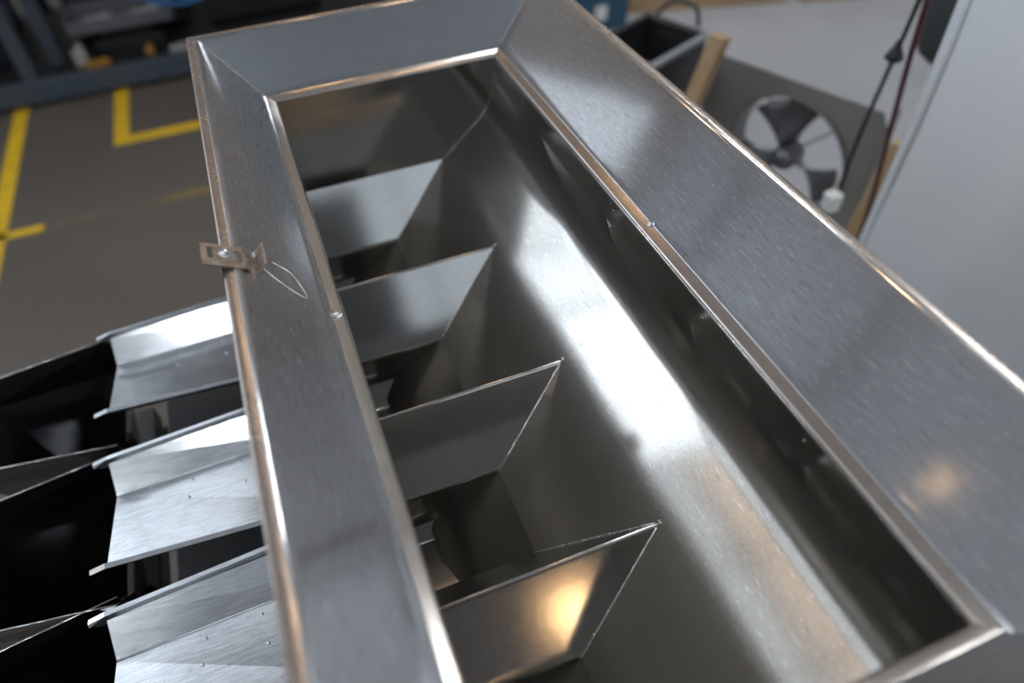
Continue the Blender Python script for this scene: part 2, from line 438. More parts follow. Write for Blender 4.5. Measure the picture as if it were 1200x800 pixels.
def bead(name, path, r, parent, material=None, lump=0.35, step=0.006):
    """lumpy weld bead along a straight or bent path"""
    pts = []
    path = [Vector(p) for p in path]
    for a, b in zip(path[:-1], path[1:]):
        n = max(2, int((b - a).length / step))
        pts += [a.lerp(b, i / n) for i in range(n)]
    pts.append(path[-1])
    rr = [r * (1 + random.uniform(-lump, lump)) for _ in pts]
    return hp(name, tube_bm(pts, rr, 6), material or M['weld'], parent, smooth=True)

for c in range(4):
    bead('weld_bead', [rings[k][c] + Vector((0, 0, 0.0012)) for k in range(k1 + 4, k2 + 2)], 0.0017, hopper, lump=0.15)

# trough: right wall, bend, slope
TX0, ZT = 0.0951, -0.079
XV = 0.4888
SL = math.tan(math.radians(40.0))
def slope_z(x): return -0.263 + SL * (x - 0.373)
def slope_x(z):
    if z >= -0.372: return 0.373 + (z + 0.263) / SL
    xm = 0.373 + (-0.372 + 0.263) / SL
    return xm + (z + 0.372) / (-0.445 + 0.372) * (0.128 - xm)
ZI = slope_z(XV)
T = 0.052
Z_MID, Z_BOT, ZR = -0.372, -0.445, -0.262
sp = (XV - T * math.cos(math.radians(40)), ZI - T * math.sin(math.radians(40)))
Rad = T / math.tan(math.radians(25))
R_arc = [(XV - Rad + Rad * math.cos(a), ZI + T - Rad * math.sin(a)) for a in [math.radians(50) * i / 40 for i in range(41)]]
prof = [(XV, ZT - 0.001), (XV, ZI + T + 0.003)] + R_arc + [(0.42, slope_z(0.42)), (slope_x(Z_MID), Z_MID)]
vs = []; fs = []
ys = [FAR_LIP + 0.001, NEAR_LIP - 0.001]
for (x, z) in prof:
    vs += [(x, ys[0], z), (x, ys[1], z)]
for j in range(len(prof) - 1):
    fs.append((2 * j, 2 * j + 2, 2 * j + 3, 2 * j + 1))
trough = hp('trough_sheet', quads(vs, fs), M['trough'], smooth='w', solid=0.002, soff=1)
hp('edge_bead', tube_bm([(XV + 0.0005, ys[0], ZT - 0.001), (XV + 0.0005, ys[1], ZT - 0.001)], 0.0011, 8), M['bolt'], smooth=True)
# left inner wall
hp('left_wall', box_bm((TX0 - 0.002, NEAR_LIP, Z_MID - 0.02), (TX0, FAR_LIP, ZT)), M['dark_steel'])  # shade painted as dark steel, keeps mirrored slope and chutes dark

hp('outer_skirt', box_bm((0.058, -1.30, -0.405), (0.060, -0.05, -0.055)), M['panel'])  # unseen skirt added to block light from the trays under the chutes
# dividers (bent sheet, inverted V) and end walls
RIDGES = [-0.407, -0.691, -0.972]
HW = 0.072
cent = []
edges_y = [FAR_LIP] + RIDGES + [NEAR_LIP]
def face_profile(yr, sgn, hw):
    """ridge -> skirt, list of (y, z)"""
    a = (yr, ZR); b = (yr + sgn * hw, Z_MID); c = (yr + sgn * hw, Z_BOT)
    return [lerp(a, b, 0.04)] + bez(lerp(b, a, 0.05), b, lerp(b, c, 0.08), 3) + [c]
def sheet_from(yz):
    vs = []; fs = []
    for (y, z) in yz:
        vs += [(TX0 + 0.0005, y, z), (slope_x(z), y, z)]
    for j in range(len(yz) - 1):
        fs.append((2 * j, 2 * j + 1, 2 * j + 3, 2 * j + 2))
    return quads(vs, fs)
for yr in RIDGES:
    near = face_profile(yr, -1, HW); far = face_profile(yr, 1, HW)
    top = bez(far[0], (yr, ZR + 0.001), near[0], 4)
    d = hp('divider', sheet_from(list(reversed(far)) + top[1:-1] + near), M['divider'], smooth='w', solid=0.0018, soff=0)
    for pr_ in (near, far):
        pth = [(slope_x(z) - 0.0012, y, z + 0.0012) for (y, z) in pr_ if z >= Z_MID - 0.004]
        bead('weld_bead', pth, 0.0016, d)
    bead('weld_bead', [(slope_x(ZR) - 0.001, yr + 0.003, ZR + 0.001), (slope_x(ZR) - 0.001, yr - 0.003, ZR + 0.001)], 0.0022, d)
# end walls: upper vertical plate cut to the trough profile, lower sloped half divider
for name, ye, s in (('end_wall_far', FAR_LIP, -1), ('end_wall_near', NEAR_LIP, 1)):
    top_prof = [p for p in prof if p[1] > ZR + 0.001]
    poly = [(TX0, ye, ZT)] + [(x, ye, z) for x, z in top_prof] + [(slope_x(ZR), ye, ZR), (TX0, ye, ZR)]
    bm = quads(poly, [tuple(range(len(poly)))])
    ew = hp('end_wall', bm, M['divider'], solid=0.0018, soff=0)
    bead('weld_bead', [(x - 0.001, ye + s * 0.001, z) for x, z in top_prof[1:]] + [(slope_x(ZR) - 0.001, ye + s * 0.001, ZR)], 0.0019, ew, lump=0.15)
    lowp = face_profile(ye, s, HW); lowp[0] = (ye, ZR)
    hp('end_slope', sheet_from(lowp), M['divider'], solid=0.0018, soff=0, smooth='w')
    bead('weld_bead', [(slope_x(z) - 0.0012, y, z + 0.0012) for (y, z) in lowp if z >= Z_MID - 0.004], 0.0014, ew)
# chute lower slopes and fronts, their shade put into dark steel
for a, b in zip(edges_y[:-1], edges_y[1:]):
    ya, yb = a - HW, b + HW
    cent.append((ya + yb) / 2)
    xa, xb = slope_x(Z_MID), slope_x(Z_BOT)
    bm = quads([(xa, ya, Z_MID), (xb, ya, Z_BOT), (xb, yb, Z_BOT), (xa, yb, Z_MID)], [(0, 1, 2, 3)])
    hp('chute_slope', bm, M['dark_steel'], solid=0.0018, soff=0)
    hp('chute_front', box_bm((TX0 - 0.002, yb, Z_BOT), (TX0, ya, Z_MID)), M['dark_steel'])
# lip bolts
def bolt(parent, p, n=(0, 0, 1), r=0.0045, h=0.004, use=hp):
    q = Vector((0, 0, 1)).rotation_difference(Vector(n)).to_matrix().to_4x4()
    mt = Matrix.Translation(p) @ q
    bm = lathe_bm([(0, h), (r * 0.45, h), (r * 0.5, h * 0.6), (r * 0.75, h), (r, h * 0.75), (r, 0.0006), (r * 1.45, 0.0006), (r * 1.45, 0), (0, 0)], 18, mt)
    return use('bolt', bm, M['bolt'], parent, smooth='w')
bolt(hopper, (0.0855, -0.676, -0.0745), (-0.1, 0, 1), 0.0058, 0.005)
bolt(hopper, (0.5045, -0.674, -0.0740), (0.1, 0, 1), 0.0055, 0.005)
# small studs on the trough wall under the right lip
for y in (-0.60, -0.83, -1.02):
    bead('weld_spot', [(XV - 0.001, y, -0.094), (XV - 0.001, y - 0.004, -0.094)], 0.0016, hopper)

# single scratches in the trough slope and in the right rim panel
SCR_SLOPE = [[(0.3871, -1.0313, -0.2512), (0.3976, -1.0469, -0.2423), (0.4088, -1.0649, -0.2329)], [(0.3967, -0.8413, -0.2431), (0.3982, -0.8546, -0.2419), (0.3975, -0.8583, -0.2424)], [(0.4059, -0.9075, -0.2354), (0.411, -0.9182, -0.2311), (0.4145, -0.9257, -0.2282)], [(0.4028, -1.0091, -0.238), (0.4055, -1.0183, -0.2357), (0.4077, -1.0248, -0.2339)], [(0.4405, -1.0058, -0.2063), (0.4467, -1.0047, -0.2011), (0.4482, -1.0038, -0.1999)], [(0.418, -1.0057, -0.2252), (0.4218, -1.0022, -0.222), (0.4224, -0.9993, -0.2215)], [(0.4053, -1.0327, -0.2359), (0.4113, -1.0336, -0.2308), (0.4134, -1.0332, -0.2291)], [(0.4657, -0.4132, -0.1852), (0.4775, -0.421, -0.1753), (0.4947, -0.4229, -0.1609)], [(0.3826, -0.784, -0.2549), (0.3863, -0.807, -0.2519), (0.3868, -0.8259, -0.2514)], [(0.4571, -0.8839, -0.1924), (0.451, -0.9051, -0.1975), (0.4503, -0.9312, -0.1981)]]
SCR_RIGHT = [[(0.5597, -0.5719, -0.0401), (0.5544, -0.5871, -0.0434), (0.5379, -0.619, -0.0536)], [(0.5505, -0.6155, -0.0457), (0.5447, -0.6289, -0.0493), (0.5389, -0.6356, -0.053)], [(0.5527, -0.6406, -0.0444), (0.582, -0.6404, -0.0263), (0.6271, -0.6316, 0.0015)], [(0.5363, -0.6383, -0.0546), (0.5757, -0.6197, -0.0302), (0.6152, -0.6077, -0.0059)], [(0.5489, -0.8628, -0.0467), (0.5441, -0.9017, -0.0498), (0.5368, -0.9354, -0.0543)], [(0.5784, -0.835, -0.0285), (0.5765, -0.8646, -0.0298), (0.5761, -0.9019, -0.03)], [(0.5842, -0.8892, -0.025), (0.5852, -0.9225, -0.0244), (0.583, -0.9586, -0.0257)], [(0.5754, -0.97, -0.0304), (0.5792, -0.9831, -0.0281), (0.5799, -1.0001, -0.0276)], [(0.5685, -0.7885, -0.0347), (0.5627, -0.8319, -0.0382), (0.56, -0.8604, -0.0399)], [(0.539, -0.9173, -0.0529), (0.5372, -0.9558, -0.054), (0.5334, -1.0017, -0.0563)], [(0.593, -1.0795, -0.0196), (0.5959, -1.0854, -0.0178), (0.5975, -1.0891, -0.0168)], [(0.6076, -0.3968, -0.0105), (0.6067, -0.4042, -0.0111), (0.6028, -0.4121, -0.0135)], [(0.5821, -0.316, -0.0263), (0.5781, -0.3248, -0.0288), (0.5733, -0.3319, -0.0317)], [(0.4838, -0.5968, -0.0869), (0.4871, -0.5926, -0.0849), (0.4952, -0.5863, -0.0799)]]
right_panel = [o for o in hopper.children if o.name.startswith('rim_panel')][1]
for par, lst, nn in ((trough, SCR_SLOPE, Vector((-0.643, 0, 0.766))), (right_panel, SCR_RIGHT, Vector((-0.525, 0, 0.851)))):
    for k, t in enumerate(lst):
        pts = [Vector(q) + nn * 0.0001 for q in smooth_path(t, 4)]
        n_ = len(pts)
        rr = [0.00035 * (0.35 + 0.65 * math.sin(math.pi * i / (n_ - 1))) for i in range(n_)]
        dark = (par is right_panel and k in (2, 3)) or (par is trough and k in (4, 5, 6))
        hp('scratch', tube_bm(pts, rr, 6), M['dark_steel'] if dark else M['weld'], par, smooth=True)

# slotted bracket on the left rim
def slotted_plate():
    bm = bmesh.new()
    def cell(u0, u1, v0, v1, cu, cv, hl, r, n=28):
        ins, outs = [], []
        # angles include the cell corners so that the outline stays square
        angs = sorted([2 * math.pi * k / n for k in range(n)] + [math.atan2(v - cv, u - cu) % (2 * math.pi) for u in (u0, u1) for v in (v0, v1)])
        for a in angs:
            c, s2 = math.cos(a), math.sin(a)
            ts = []
            if c > 1e-9: ts.append((u1 - cu) / c)
            if c < -1e-9: ts.append((u0 - cu) / c)
            if s2 > 1e-9: ts.append((v1 - cv) / s2)
            if s2 < -1e-9: ts.append((v0 - cv) / s2)
            t = min(ts)
            outs.append(bm.verts.new((cu + t * c, cv + t * s2, 0)))
            # obround slot: circle stretched along v
            ins.append(bm.verts.new((cu + r * c, cv + r * s2 + math.copysign(hl, s2) * min(1.0, abs(s2) * 4), 0)))
        m_ = len(angs)
        for k in range(m_):
            q = (k + 1) % m_
            bm.faces.new((ins[k], ins[q], outs[q], outs[k]))
    Wd = 0.040
    cell(0.000, 0.016, 0, Wd, 0.0095, 0.023, 0.007, 0.0032)
    cell(0.016, 0.031, 0, Wd, 0.0235, 0.022, 0.0, 0.0028)
    cell(0.031, 0.046, 0, Wd, 0.0385, 0.022, 0.006, 0.0034)
    cols = [0, 0.010, 0.030, Wd]
    last = [bm.verts.new((0.046, v, 0)) for v in cols]
    prof_ = ((0.049, -0.001), (0.0515, -0.0045), (0.054, -0.007), (0.057, -0.0072), (0.060, -0.004), (0.063, 0.003), (0.0645, 0.009), (0.0662, 0.0095))
    for k, (u, w_) in enumerate(prof_):
        row = [bm.verts.new((u, v, w_)) for v in cols]
        for j in range(3):
            if j == 1 and k in (1, 2): continue      # opening at the curl
            bm.faces.new((last[j], row[j], row[j + 1], last[j + 1]))
        last = row
    bmesh.ops.remove_doubles(bm, verts=bm.verts, dist=1e-5)
    return bm
tl = math.radians(27)
mt = Matrix.Translation((-0.0315, -0.6425, 0.0185)) @ Matrix.Rotation(tl, 4, 'Y')
plate_bm = slotted_plate()
xform(plate_bm, mt)
bracket = hp('bracket', plate_bm, M['bracket'], solid=0.0018, soff=0)
bracket['label'] = 'slotted tarnished bracket screwed to the rim'
nb_ = (mt.to_3x3() @ Vector((0, 0, 1)))
bolt(bracket, mt @ Vector((0.0235, 0.022, 0.001)), nb_, 0.0046, 0.0042)
hp('spacer', tube_bm([mt @ Vector((0.0235, 0.022, -0.001)), (-0.008, -0.621, -0.001)], 0.004, 14), M['bolt'], bracket)
hp('clamp_foot', box_bm((-0.0165, -0.652, -0.016), (-0.0138, -0.605, 0.003), 0.0008), M['dark_steel'], bracket)
wire = smooth_path([(0.0208, -0.626, -0.0165), (0.0400, -0.648, -0.0345), (0.0578, -0.660, -0.0508), (0.0600, -0.653, -0.0525), (0.0563, -0.638, -0.0495), (0.0496, -0.6188, -0.0434), (0.0332, -0.6089, -0.0284)], 6)
hp('wire_loop', tube_bm([p + Vector((0.0012, 0, 0.0013)) for p in wire], 0.0009, 8), M['bolt'], bracket, smooth=True)

# outer casing, end plates and legs under the rim (the stand that carries the hopper)
def hbox(name, lo, hi, material, parent=None, bev=0.003):
    return hp(name, box_bm(lo, hi, bev), material, parent)
stand = empty('machine_stand', (0.45, -0.68, FZ), 'square tube steel stand under the hopper', 'stand')
so = Vector(stand.location)
def sp_(name, bm, material, **k):
    xform(bm, Matrix.Translation(-so)); return new_obj(name, bm, material, stand, **k)
for y in (-0.10, -1.26):
    for x in (0.20, 0.575):
        sp_('leg', box_bm((x - 0.02, y - 0.02, FZ), (x + 0.02, y + 0.02, -0.56 if x < 0.3 else -0.077), 0.003), M['frame'])
for y in (-0.10, -1.26):
    sp_('cross_beam', box_bm((0.22, y - 0.02, -1.2), (0.555, y + 0.02, -1.16), 0.003), M['frame'])
sp_('top_beam', box_bm((0.56, -1.24, -0.12), (0.59, -0.12, -0.077), 0.003), M['frame'])
sp_('side_beam', box_bm((0.555, -1.24, -0.62), (0.595, -0.12, -0.58), 0.003), M['frame'])
sp_('drive_bed', box_bm((-0.27, -1.30, -0.62), (0.30, -0.06, -0.56), 0.004), M['black_metal'])

# ------------------------------------------------------------------ feeder trays, drives, weigh buckets
TRAYS = [(-0.277, 'polished steel feeder tray farthest along the hopper side', 'black drive unit under the farthest feeder tray', 'dark steel weigh bucket below the farthest feeder tray'),
         (-0.574, 'polished steel feeder tray second from the far end', 'black drive unit under the second feeder tray from the far end', 'dark steel weigh bucket below the second feeder tray from the far end'),
         (-0.842, 'polished steel feeder tray third from the far end, with droplet streaks', 'black drive unit under the third feeder tray from the far end', 'dark steel weigh bucket below the third feeder tray from the far end'),
         (-1.118, 'polished steel feeder tray nearest the camera end of the hopper', 'black drive unit under the nearest feeder tray', 'dark steel weigh bucket below the nearest feeder tray')]
ZL, DV = -0.420, 0.032
def tray_sections():
    # (x, half width)
    return [(-0.315, 0.094), (0.02, 0.111), (0.20, 0.112)]
def build_tray(yc, label):
    r = empty('feeder_tray', (-0.05, yc, ZL - DV - 0.004), label, 'feeder tray', 'feeder trays beside the hopper')
    o = Vector(r.location)
    def add(name, bm, mm, parent=None, **k):
        xform(bm, Matrix.Translation(-o)); return new_obj(name, bm, mm, parent or r, **k)
    secs = tray_sections()
    yf = 0.050    # fold offset from the far lip
    def fold(hw): return yc + hw - 0.5 * hw
    # far face and near face, each bent sheet
    va = []; fa = []; vb = []; fb = []
    for x, hw in secs:
        va += [(x, yc + hw, ZL), (x, fold(hw), ZL - DV)]
        vb += [(x, fold(hw), ZL - DV), (x, yc - hw, ZL)]
    for j in range(len(secs) - 1):
        fa.append((2 * j, 2 * j + 1, 2 * j + 3, 2 * j + 2)); fb.append((2 * j, 2 * j + 1, 2 * j + 3, 2 * j + 2))
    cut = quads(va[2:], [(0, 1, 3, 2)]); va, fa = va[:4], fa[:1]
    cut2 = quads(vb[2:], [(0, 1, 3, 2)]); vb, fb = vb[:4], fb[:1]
    add('rear_pan', cut, M['dark_steel'], solid=0.0015, soff=-1); add('rear_pan', cut2, M['dark_steel'], solid=0.0015, soff=-1)  # inner tray ends coloured dark for the shade under the chutes
    f1 = add('far_face', quads(va, fa), M['tray'], solid=0.0015, soff=-1)
    f2 = add('near_face', quads(vb, fb), M['tray'], solid=0.0015, soff=-1)
    add('fold_bead', tube_bm([(x, fold(hw), ZL - DV + 0.0008) for x, hw in secs], 0.0011, 8), M['tray'], smooth=True)
    # upright side lips with pointed ears reaching past the end
    for s in (1, -1):
        pts = [(-0.337, 0.0935), (-0.315, 0.094), (-0.105, 0.109), (0.20, 0.112)]
        vs = []; fs = []
        for k, (x, hw) in enumerate(pts):
            y = yc + s * hw
            up = 0.002 if k == 0 else 0.007
            dn = 0.001 if k == 0 else 0.010
            vs += [(x, y - s * 0.003, ZL - dn), (x, y, ZL + up), (x, y + s * 0.007, ZL + up - 0.001)]
        for k in range(len(pts) - 1):
            for q in (0, 1):
                fs.append((3 * k + q, 3 * k + q + 1, 3 * k + q + 4, 3 * k + q + 3))
        add('side_lip', quads(vs, fs), M['tray'], solid=0.0014, soff=0)
    # rivet dimples
    for (x, fy) in ((-0.125, 0.35), (-0.12, -0.10), (-0.20, 0.30), (-0.205, -0.05)):
        hw = 0.105
        y = yc + fy * hw
        z = ZL - DV * (yc + hw - y) / (0.5 * hw) if y > fold(hw) else ZL - DV * (y - (yc - hw)) / (1.5 * hw)
        bm = lathe_bm([(0, 0.0012), (0.0015, 0.001), (0.0026, 0.0)], 12, Matrix.Translation((x, y, z)))
        add('rivet', bm, M['tray'], smooth=True)
    return r
def build_drive(yc, label):
    r = empty('drive_unit', (-0.02, yc, -0.56), label, 'drive unit', 'drive units under the trays')
    o = Vector(r.location)
    def add(name, bm, mm, **k):
        xform(bm, Matrix.Translation(-o)); return new_obj(name, bm, mm, r, **k)
    add('body', box_bm((-0.09, yc - 0.075, -0.555), (0.08, yc + 0.075, -0.49), 0.006), M['black_metal'])
    add('base_plate', box_bm((-0.10, yc - 0.085, -0.56), (0.10, yc + 0.085, -0.552), 0.002), M['black_metal'])
    for x in (-0.07, 0.05):
        add('leaf_spring', box_bm((x - 0.004, yc - 0.05, -0.50), (x + 0.004, yc + 0.05, ZL - DV - 0.004), 0.001), M['black_metal'])
    add('label_plate', box_bm((-0.092, yc - 0.03, -0.54), (-0.0895, yc + 0.02, -0.51)), M['motor_blue'])
    for dy in (-0.06, 0.06):
        bm = lathe_bm([(0, 0.006), (0.006, 0.005), (0.007, 0.0), (0, 0)], 12, Matrix.Translation((-0.06, yc + dy, -0.49)))
        add('bolt', bm, M['bolt'], smooth=True)
    return r
def build_bucket(yc, label):
    zt = -0.468
    r = empty('weigh_bucket', (-0.45, yc, -0.74), label, 'weigh bucket', 'weigh buckets below the trays')
    o = Vector(r.location)
    def add(name, bm, mm, **k):
        xform(bm, Matrix.Translation(-o)); return new_obj(name, bm, mm, r, **k)
    xr, xl = -0.322, -0.60
    hr, hl = 0.140, 0.100
    zb = -0.74
    for s in (1, -1):
        # upper band, then slope to the throat
        a = (xr, yc + s * hr, zt); b = (xl, yc + s * hl, zt)
        c = (xl + 0.02, yc + s * (hl - 0.012), zt - 0.05); d = (xr - 0.015, yc + s * (hr - 0.015), zt - 0.075)
        e = (xl + 0.10, yc + s * 0.035, zb); f = (xr - 0.06, yc + s * 0.045, zb)
        add('side_wall', quads([a, b, c, d, e, f], [(0, 1, 2, 3), (3, 2, 4, 5)]), M['bucket'], solid=0.0016, soff=0)
        add('rim_edge', tube_bm([a, b], 0.0013, 6), M['bolt'], smooth=True)
        # ear that turns inwards at the tray end
        g = (xr + 0.022, yc + s * (hr - 0.018), zt - 0.012)
        add('corner_ear', quads([a, g, (xr + 0.018, yc + s * (hr - 0.03), zt - 0.10), d], [(0, 1, 2, 3)]), M['bucket'], solid=0.0016, soff=0)
    hb = 0.0
    add('end_wall', quads([(xl, yc + hl, zt), (xl, yc - hl, zt), (xl + 0.02, yc - hl + 0.012, zt - 0.05), (xl + 0.02, yc + hl - 0.012, zt - 0.05), (xl + 0.10, yc - 0.035, zb), (xl + 0.10, yc + 0.035, zb)],
                    [(0, 1, 2, 3), (3, 2, 4, 5)]), M['bucket'], solid=0.0016, soff=0)
    add('inner_wall', quads([(xr - 0.015, yc + hr - 0.015, zt - 0.075), (xr - 0.015, yc - hr + 0.015, zt - 0.075), (xr - 0.06, yc - 0.045, zb), (xr - 0.06, yc + 0.045, zb)], [(0, 1, 2, 3)]), M['bucket'], solid=0.0016, soff=0)
    add('flap_door', box_bm((xl + 0.095, yc - 0.05, zb - 0.006), (xr - 0.055, yc + 0.05, zb), 0.001), M['bucket'])
    return r
for i, (yc, la, lb, lc) in enumerate(TRAYS):
    build_tray(yc, la); build_drive(yc, lb)
    build_bucket(yc + 0.012, lc)
# carrier rail that holds buckets and bed
rail = empty('bucket_carrier', (-0.2, -0.68, FZ), 'black steel carrier frame below the trays and buckets', 'frame')
ro = Vector(rail.location)
def rl(name, bm, mm):
    xform(bm, Matrix.Translation(-ro)); return new_obj(name, bm, mm, rail)
rl('carrier_beam', box_bm((-0.40, -1.30, -0.80), (-0.36, -0.06, -0.746), 0.004), M['black_metal'])
rl('carrier_beam', box_bm((-0.52, -1.30, -0.80), (-0.48, -0.06, -0.746), 0.004), M['black_metal'])
rl('back_plate', box_bm((-0.24, -1.30, -0.80), (-0.22, -0.06, -0.622), 0.003), M['black_metal'])
for y in (-0.10, -1.26):
    rl('arm', box_bm((-0.52, y - 0.02, -0.84), (-0.18, y + 0.02, -0.80), 0.003), M['black_metal'])
    rl('leg', box_bm((-0.22, y - 0.02, FZ), (-0.18, y + 0.02, -0.84), 0.003), M['black_metal'])

# ------------------------------------------------------------------ unseen dark block added behind the camera to darken chute reflections
blocker = empty('control_cabinet', (-0.35, -2.75, FZ), 'tall dark control cabinet standing behind the camera, mirrored in the chute plates', 'cabinet')
def cbp(name, lo, hi, mm, b=0.004, parent=None): return new_obj(name, box_bm(lo, hi, b), mm, parent or blocker)
cbp('plinth', (-0.72, -0.33, 0), (0.72, 0.33, 0.12), M['black_metal'])
cbp('body', (-0.75, -0.35, 0.12), (0.75, 0.35, 2.75), M['cab'])
for s_ in (-1, 1):
    dr = cbp('door', (min(0.005 * s_, 0.735 * s_), 0.35, 0.16), (max(0.005 * s_, 0.735 * s_), 0.37, 2.71), M['cab'])
    cbp('handle', (0.05 * s_ - 0.012, 0.37, 1.0), (0.05 * s_ + 0.012, 0.40, 1.18), M['bolt'], 0.003, dr)

# ------------------------------------------------------------------ floor markings
def marking(lo, hi, label, mm):
    o = new_obj('floor_marking', box_bm((lo[0], lo[1], FZ), (hi[0], hi[1], FZ + 0.0015)), mm)
    tag(o, label, 'floor marking', 'yellow floor lines'); return o
marking((-0.775, 2.80, 0), (-0.695, 3.60, 0), 'yellow floor stripe leading from the marked corner to the dark rack', M['tape'])
marking((-0.775, 2.71, 0), (1.0, 2.795, 0), 'yellow floor stripe running from the marked corner behind the hopper', M['tape'])
marking((-1.335, 1.0, 0), (-1.255, 3.60, 0), 'yellow floor stripe at the left edge, leading to the rack', M['tape'])
marking((-1.75, 2.035, 0), (-1.09, 2.09, 0), 'thin yellow floor line at the left edge, nearest the trays', M['tape'])
marking((-1.08, 2.037, 0), (-0.57, 2.088, 0), 'almost worn away thin floor line between two yellow ends', M['tape_gone'])
marking((-0.56, 2.035, 0), (0.9, 2.09, 0), 'faded thin yellow floor line running behind the hopper corner', M['tape_worn'])

# ------------------------------------------------------------------ storage rack, top left
rack = empty('storage_rack', (-1.6, 3.9, FZ), 'slate blue steel storage rack full of dark goods', 'rack')
ko = Vector(rack.location)
def rk(name, bm, mm):
    xform(bm, Matrix.Translation(-ko)); return new_obj(name, bm, mm, rack)
for x in (-3.6, -1.17, 1.2):
    rk('upright', box_bm((x - 0.04, 3.40, FZ), (x + 0.04, 3.48, 1.6), 0.004), M['rack'])
    rk('upright', box_bm((x + 0.10, 3.56, FZ), (x + 0.18, 3.64, 1.6), 0.004), M['rack'])
    rk('upright', box_bm((x - 0.04, 4.50, FZ), (x + 0.04, 4.58, 1.6), 0.004), M['rack'])
    for k in range(4):
        z0 = FZ + 0.35 + k * 0.65
        rk('brace', tube_bm([(x, 3.46, z0), (x, 4.52, z0 + 0.5)], 0.014, 8), M['rack'])
for z in (FZ + 0.03, -0.25, 1.0):
    for y in (3.36, 4.52):
        rk('shelf_beam', box_bm((-3.7, y, z), (1.3, y + 0.05, z + 0.12), 0.004), M['rack'])
    for j in range(8):
        y = 3.42 + j * 0.138
        rk('shelf_board', box_bm((-3.6, y, z + 0.10), (1.2, y + 0.13, z + 0.118)), M['black_box'])
def crate(lo, hi, mm, label, cat='crate', group='goods on the rack'):
    c = empty('storage_crate', ((lo[0] + hi[0]) / 2, (lo[1] + hi[1]) / 2, lo[2]), label, cat, group)
    o = Vector(c.location)
    t = 0.02
    def ad(name, bm):
        xform(bm, Matrix.Translation(-o)); return new_obj(name, bm, mm, c)
    ad('base', box_bm(lo, (hi[0], hi[1], lo[2] + t)))
    ad('side_wall', box_bm(lo, (lo[0] + t, hi[1], hi[2]))); ad('side_wall', box_bm((hi[0] - t, lo[1], lo[2]), hi))
    ad('side_wall', box_bm((lo[0] + t, lo[1], lo[2]), (hi[0] - t, lo[1] + t, hi[2]))); ad('side_wall', box_bm((lo[0] + t, hi[1] - t, lo[2]), (hi[0] - t, hi[1], hi[2])))
    ad('rim', box_bm((lo[0] - 0.012, lo[1] - 0.012, hi[2] - 0.03), (hi[0] + 0.012, lo[1] + 0.001, hi[2]), 0.003))
    return c
zs = FZ + 0.148
crate((-1.85, 3.65, zs), (-1.30, 4.40, zs + 0.75), M['black_box'], 'tall black crate on the rack left of the twin uprights')
crate((-0.92, 3.85, zs), (-0.25, 4.40, zs + 0.85), M['black_box'], 'tall black crate on the rack behind the grey tray')
crate((-0.12, 3.75, zs), (0.60, 4.40, zs + 0.60), M['black_box'], 'black crate on the rack behind the corner of the hopper')
# flat grey tray with pale parts on the bottom shelf
gt = empty('parts_tray', (-0.6, 3.62, zs + 0.16), 'flat grey tray of pale parts on the rack', 'tray')
def gtp(name, lo, hi, mm=M['grey_plate'], b=0.004): return new_obj(name, box_bm(lo, hi, b), mm, gt)
gtp('base', (-0.28, -0.10, 0), (0.28, 0.12, 0.015)); gtp('front_edge', (-0.28, -0.115, 0), (0.28, -0.10, 0.07)); gtp('back_edge', (-0.28, 0.12, 0), (0.28, 0.135, 0.10))
gtp('side_edge', (-0.295, -0.115, 0), (-0.28, 0.135, 0.08)); gtp('side_edge', (0.28, -0.115, 0), (0.295, 0.135, 0.08))
gb = empty('support_block', (-0.6, 3.64, zs), 'low black block carrying the grey parts tray', 'block')
new_obj('block', box_bm((-0.2, -0.08, 0), (0.2, 0.08, 0.08), 0.01), M['black_box'], gb)
new_obj('foot', box_bm((-0.15, -0.06, 0.08), (0.15, 0.06, 0.16), 0.01), M['black_box'], gb)
def part_item(p, size, mm, label, rot=0.0, cat='machine part'):
    r = empty('machine_part', p, label, cat, 'small parts on the rack'); r.rotation_euler.z = rot
    new_obj('body', box_bm((-size[0] / 2, -size[1] / 2, 0), (size[0] / 2, size[1] / 2, size[2]), min(size) * 0.2), mm, r)
    bm = lathe_bm([(0, size[2] * 1.35), (size[1] * 0.25, size[2] * 1.3), (size[1] * 0.3, size[2] * 0.9), (0, size[2] * 0.9)], 12, Matrix.Translation((size[0] * 0.2, 0, 0)))
    new_obj('boss', bm, mm, r, smooth=True)
    return r
part_item((-0.72, 3.60, zs + 0.175), (0.16, 0.06, 0.04), M['pale'], 'pale bar in the grey tray, left one', 0.1)
part_item((-0.45, 3.60, zs + 0.175), (0.16, 0.06, 0.04), M['pale'], 'pale bar in the grey tray, right one', 0.05)
part_item((-0.88, 3.47, zs), (0.07, 0.06, 0.10), M['pale'], 'small pale part left of the grey tray')
part_item((-0.50, 3.46, zs), (0.05, 0.05, 0.05), M['orange'], 'small orange part in front of the grey tray')
part_item((-0.33, 3.45, zs), (0.11, 0.05, 0.03), M['pale'], 'small pinkish flat part right of the orange part')
part_item((-0.80, 3.44, zs), (0.14, 0.05, 0.03), M['orange'], 'brown low part behind the rack beam left of the orange part')
# blue hose hanging at the top
hz = smooth_path([(-0.47, 3.44, -1.00), (-0.34, 3.40, -1.06), (-0.16, 3.40, -1.075), (-0.02, 3.44, -1.02), (0.05, 3.48, -0.85), (0.0, 3.55, -0.55), (-0.05, 3.50, -0.26)], 8)
tag(new_obj('hose', tube_bm(hz, 0.014, 8), M['blue'], smooth=True), 'blue hose looping down in front of the rack', 'hose')

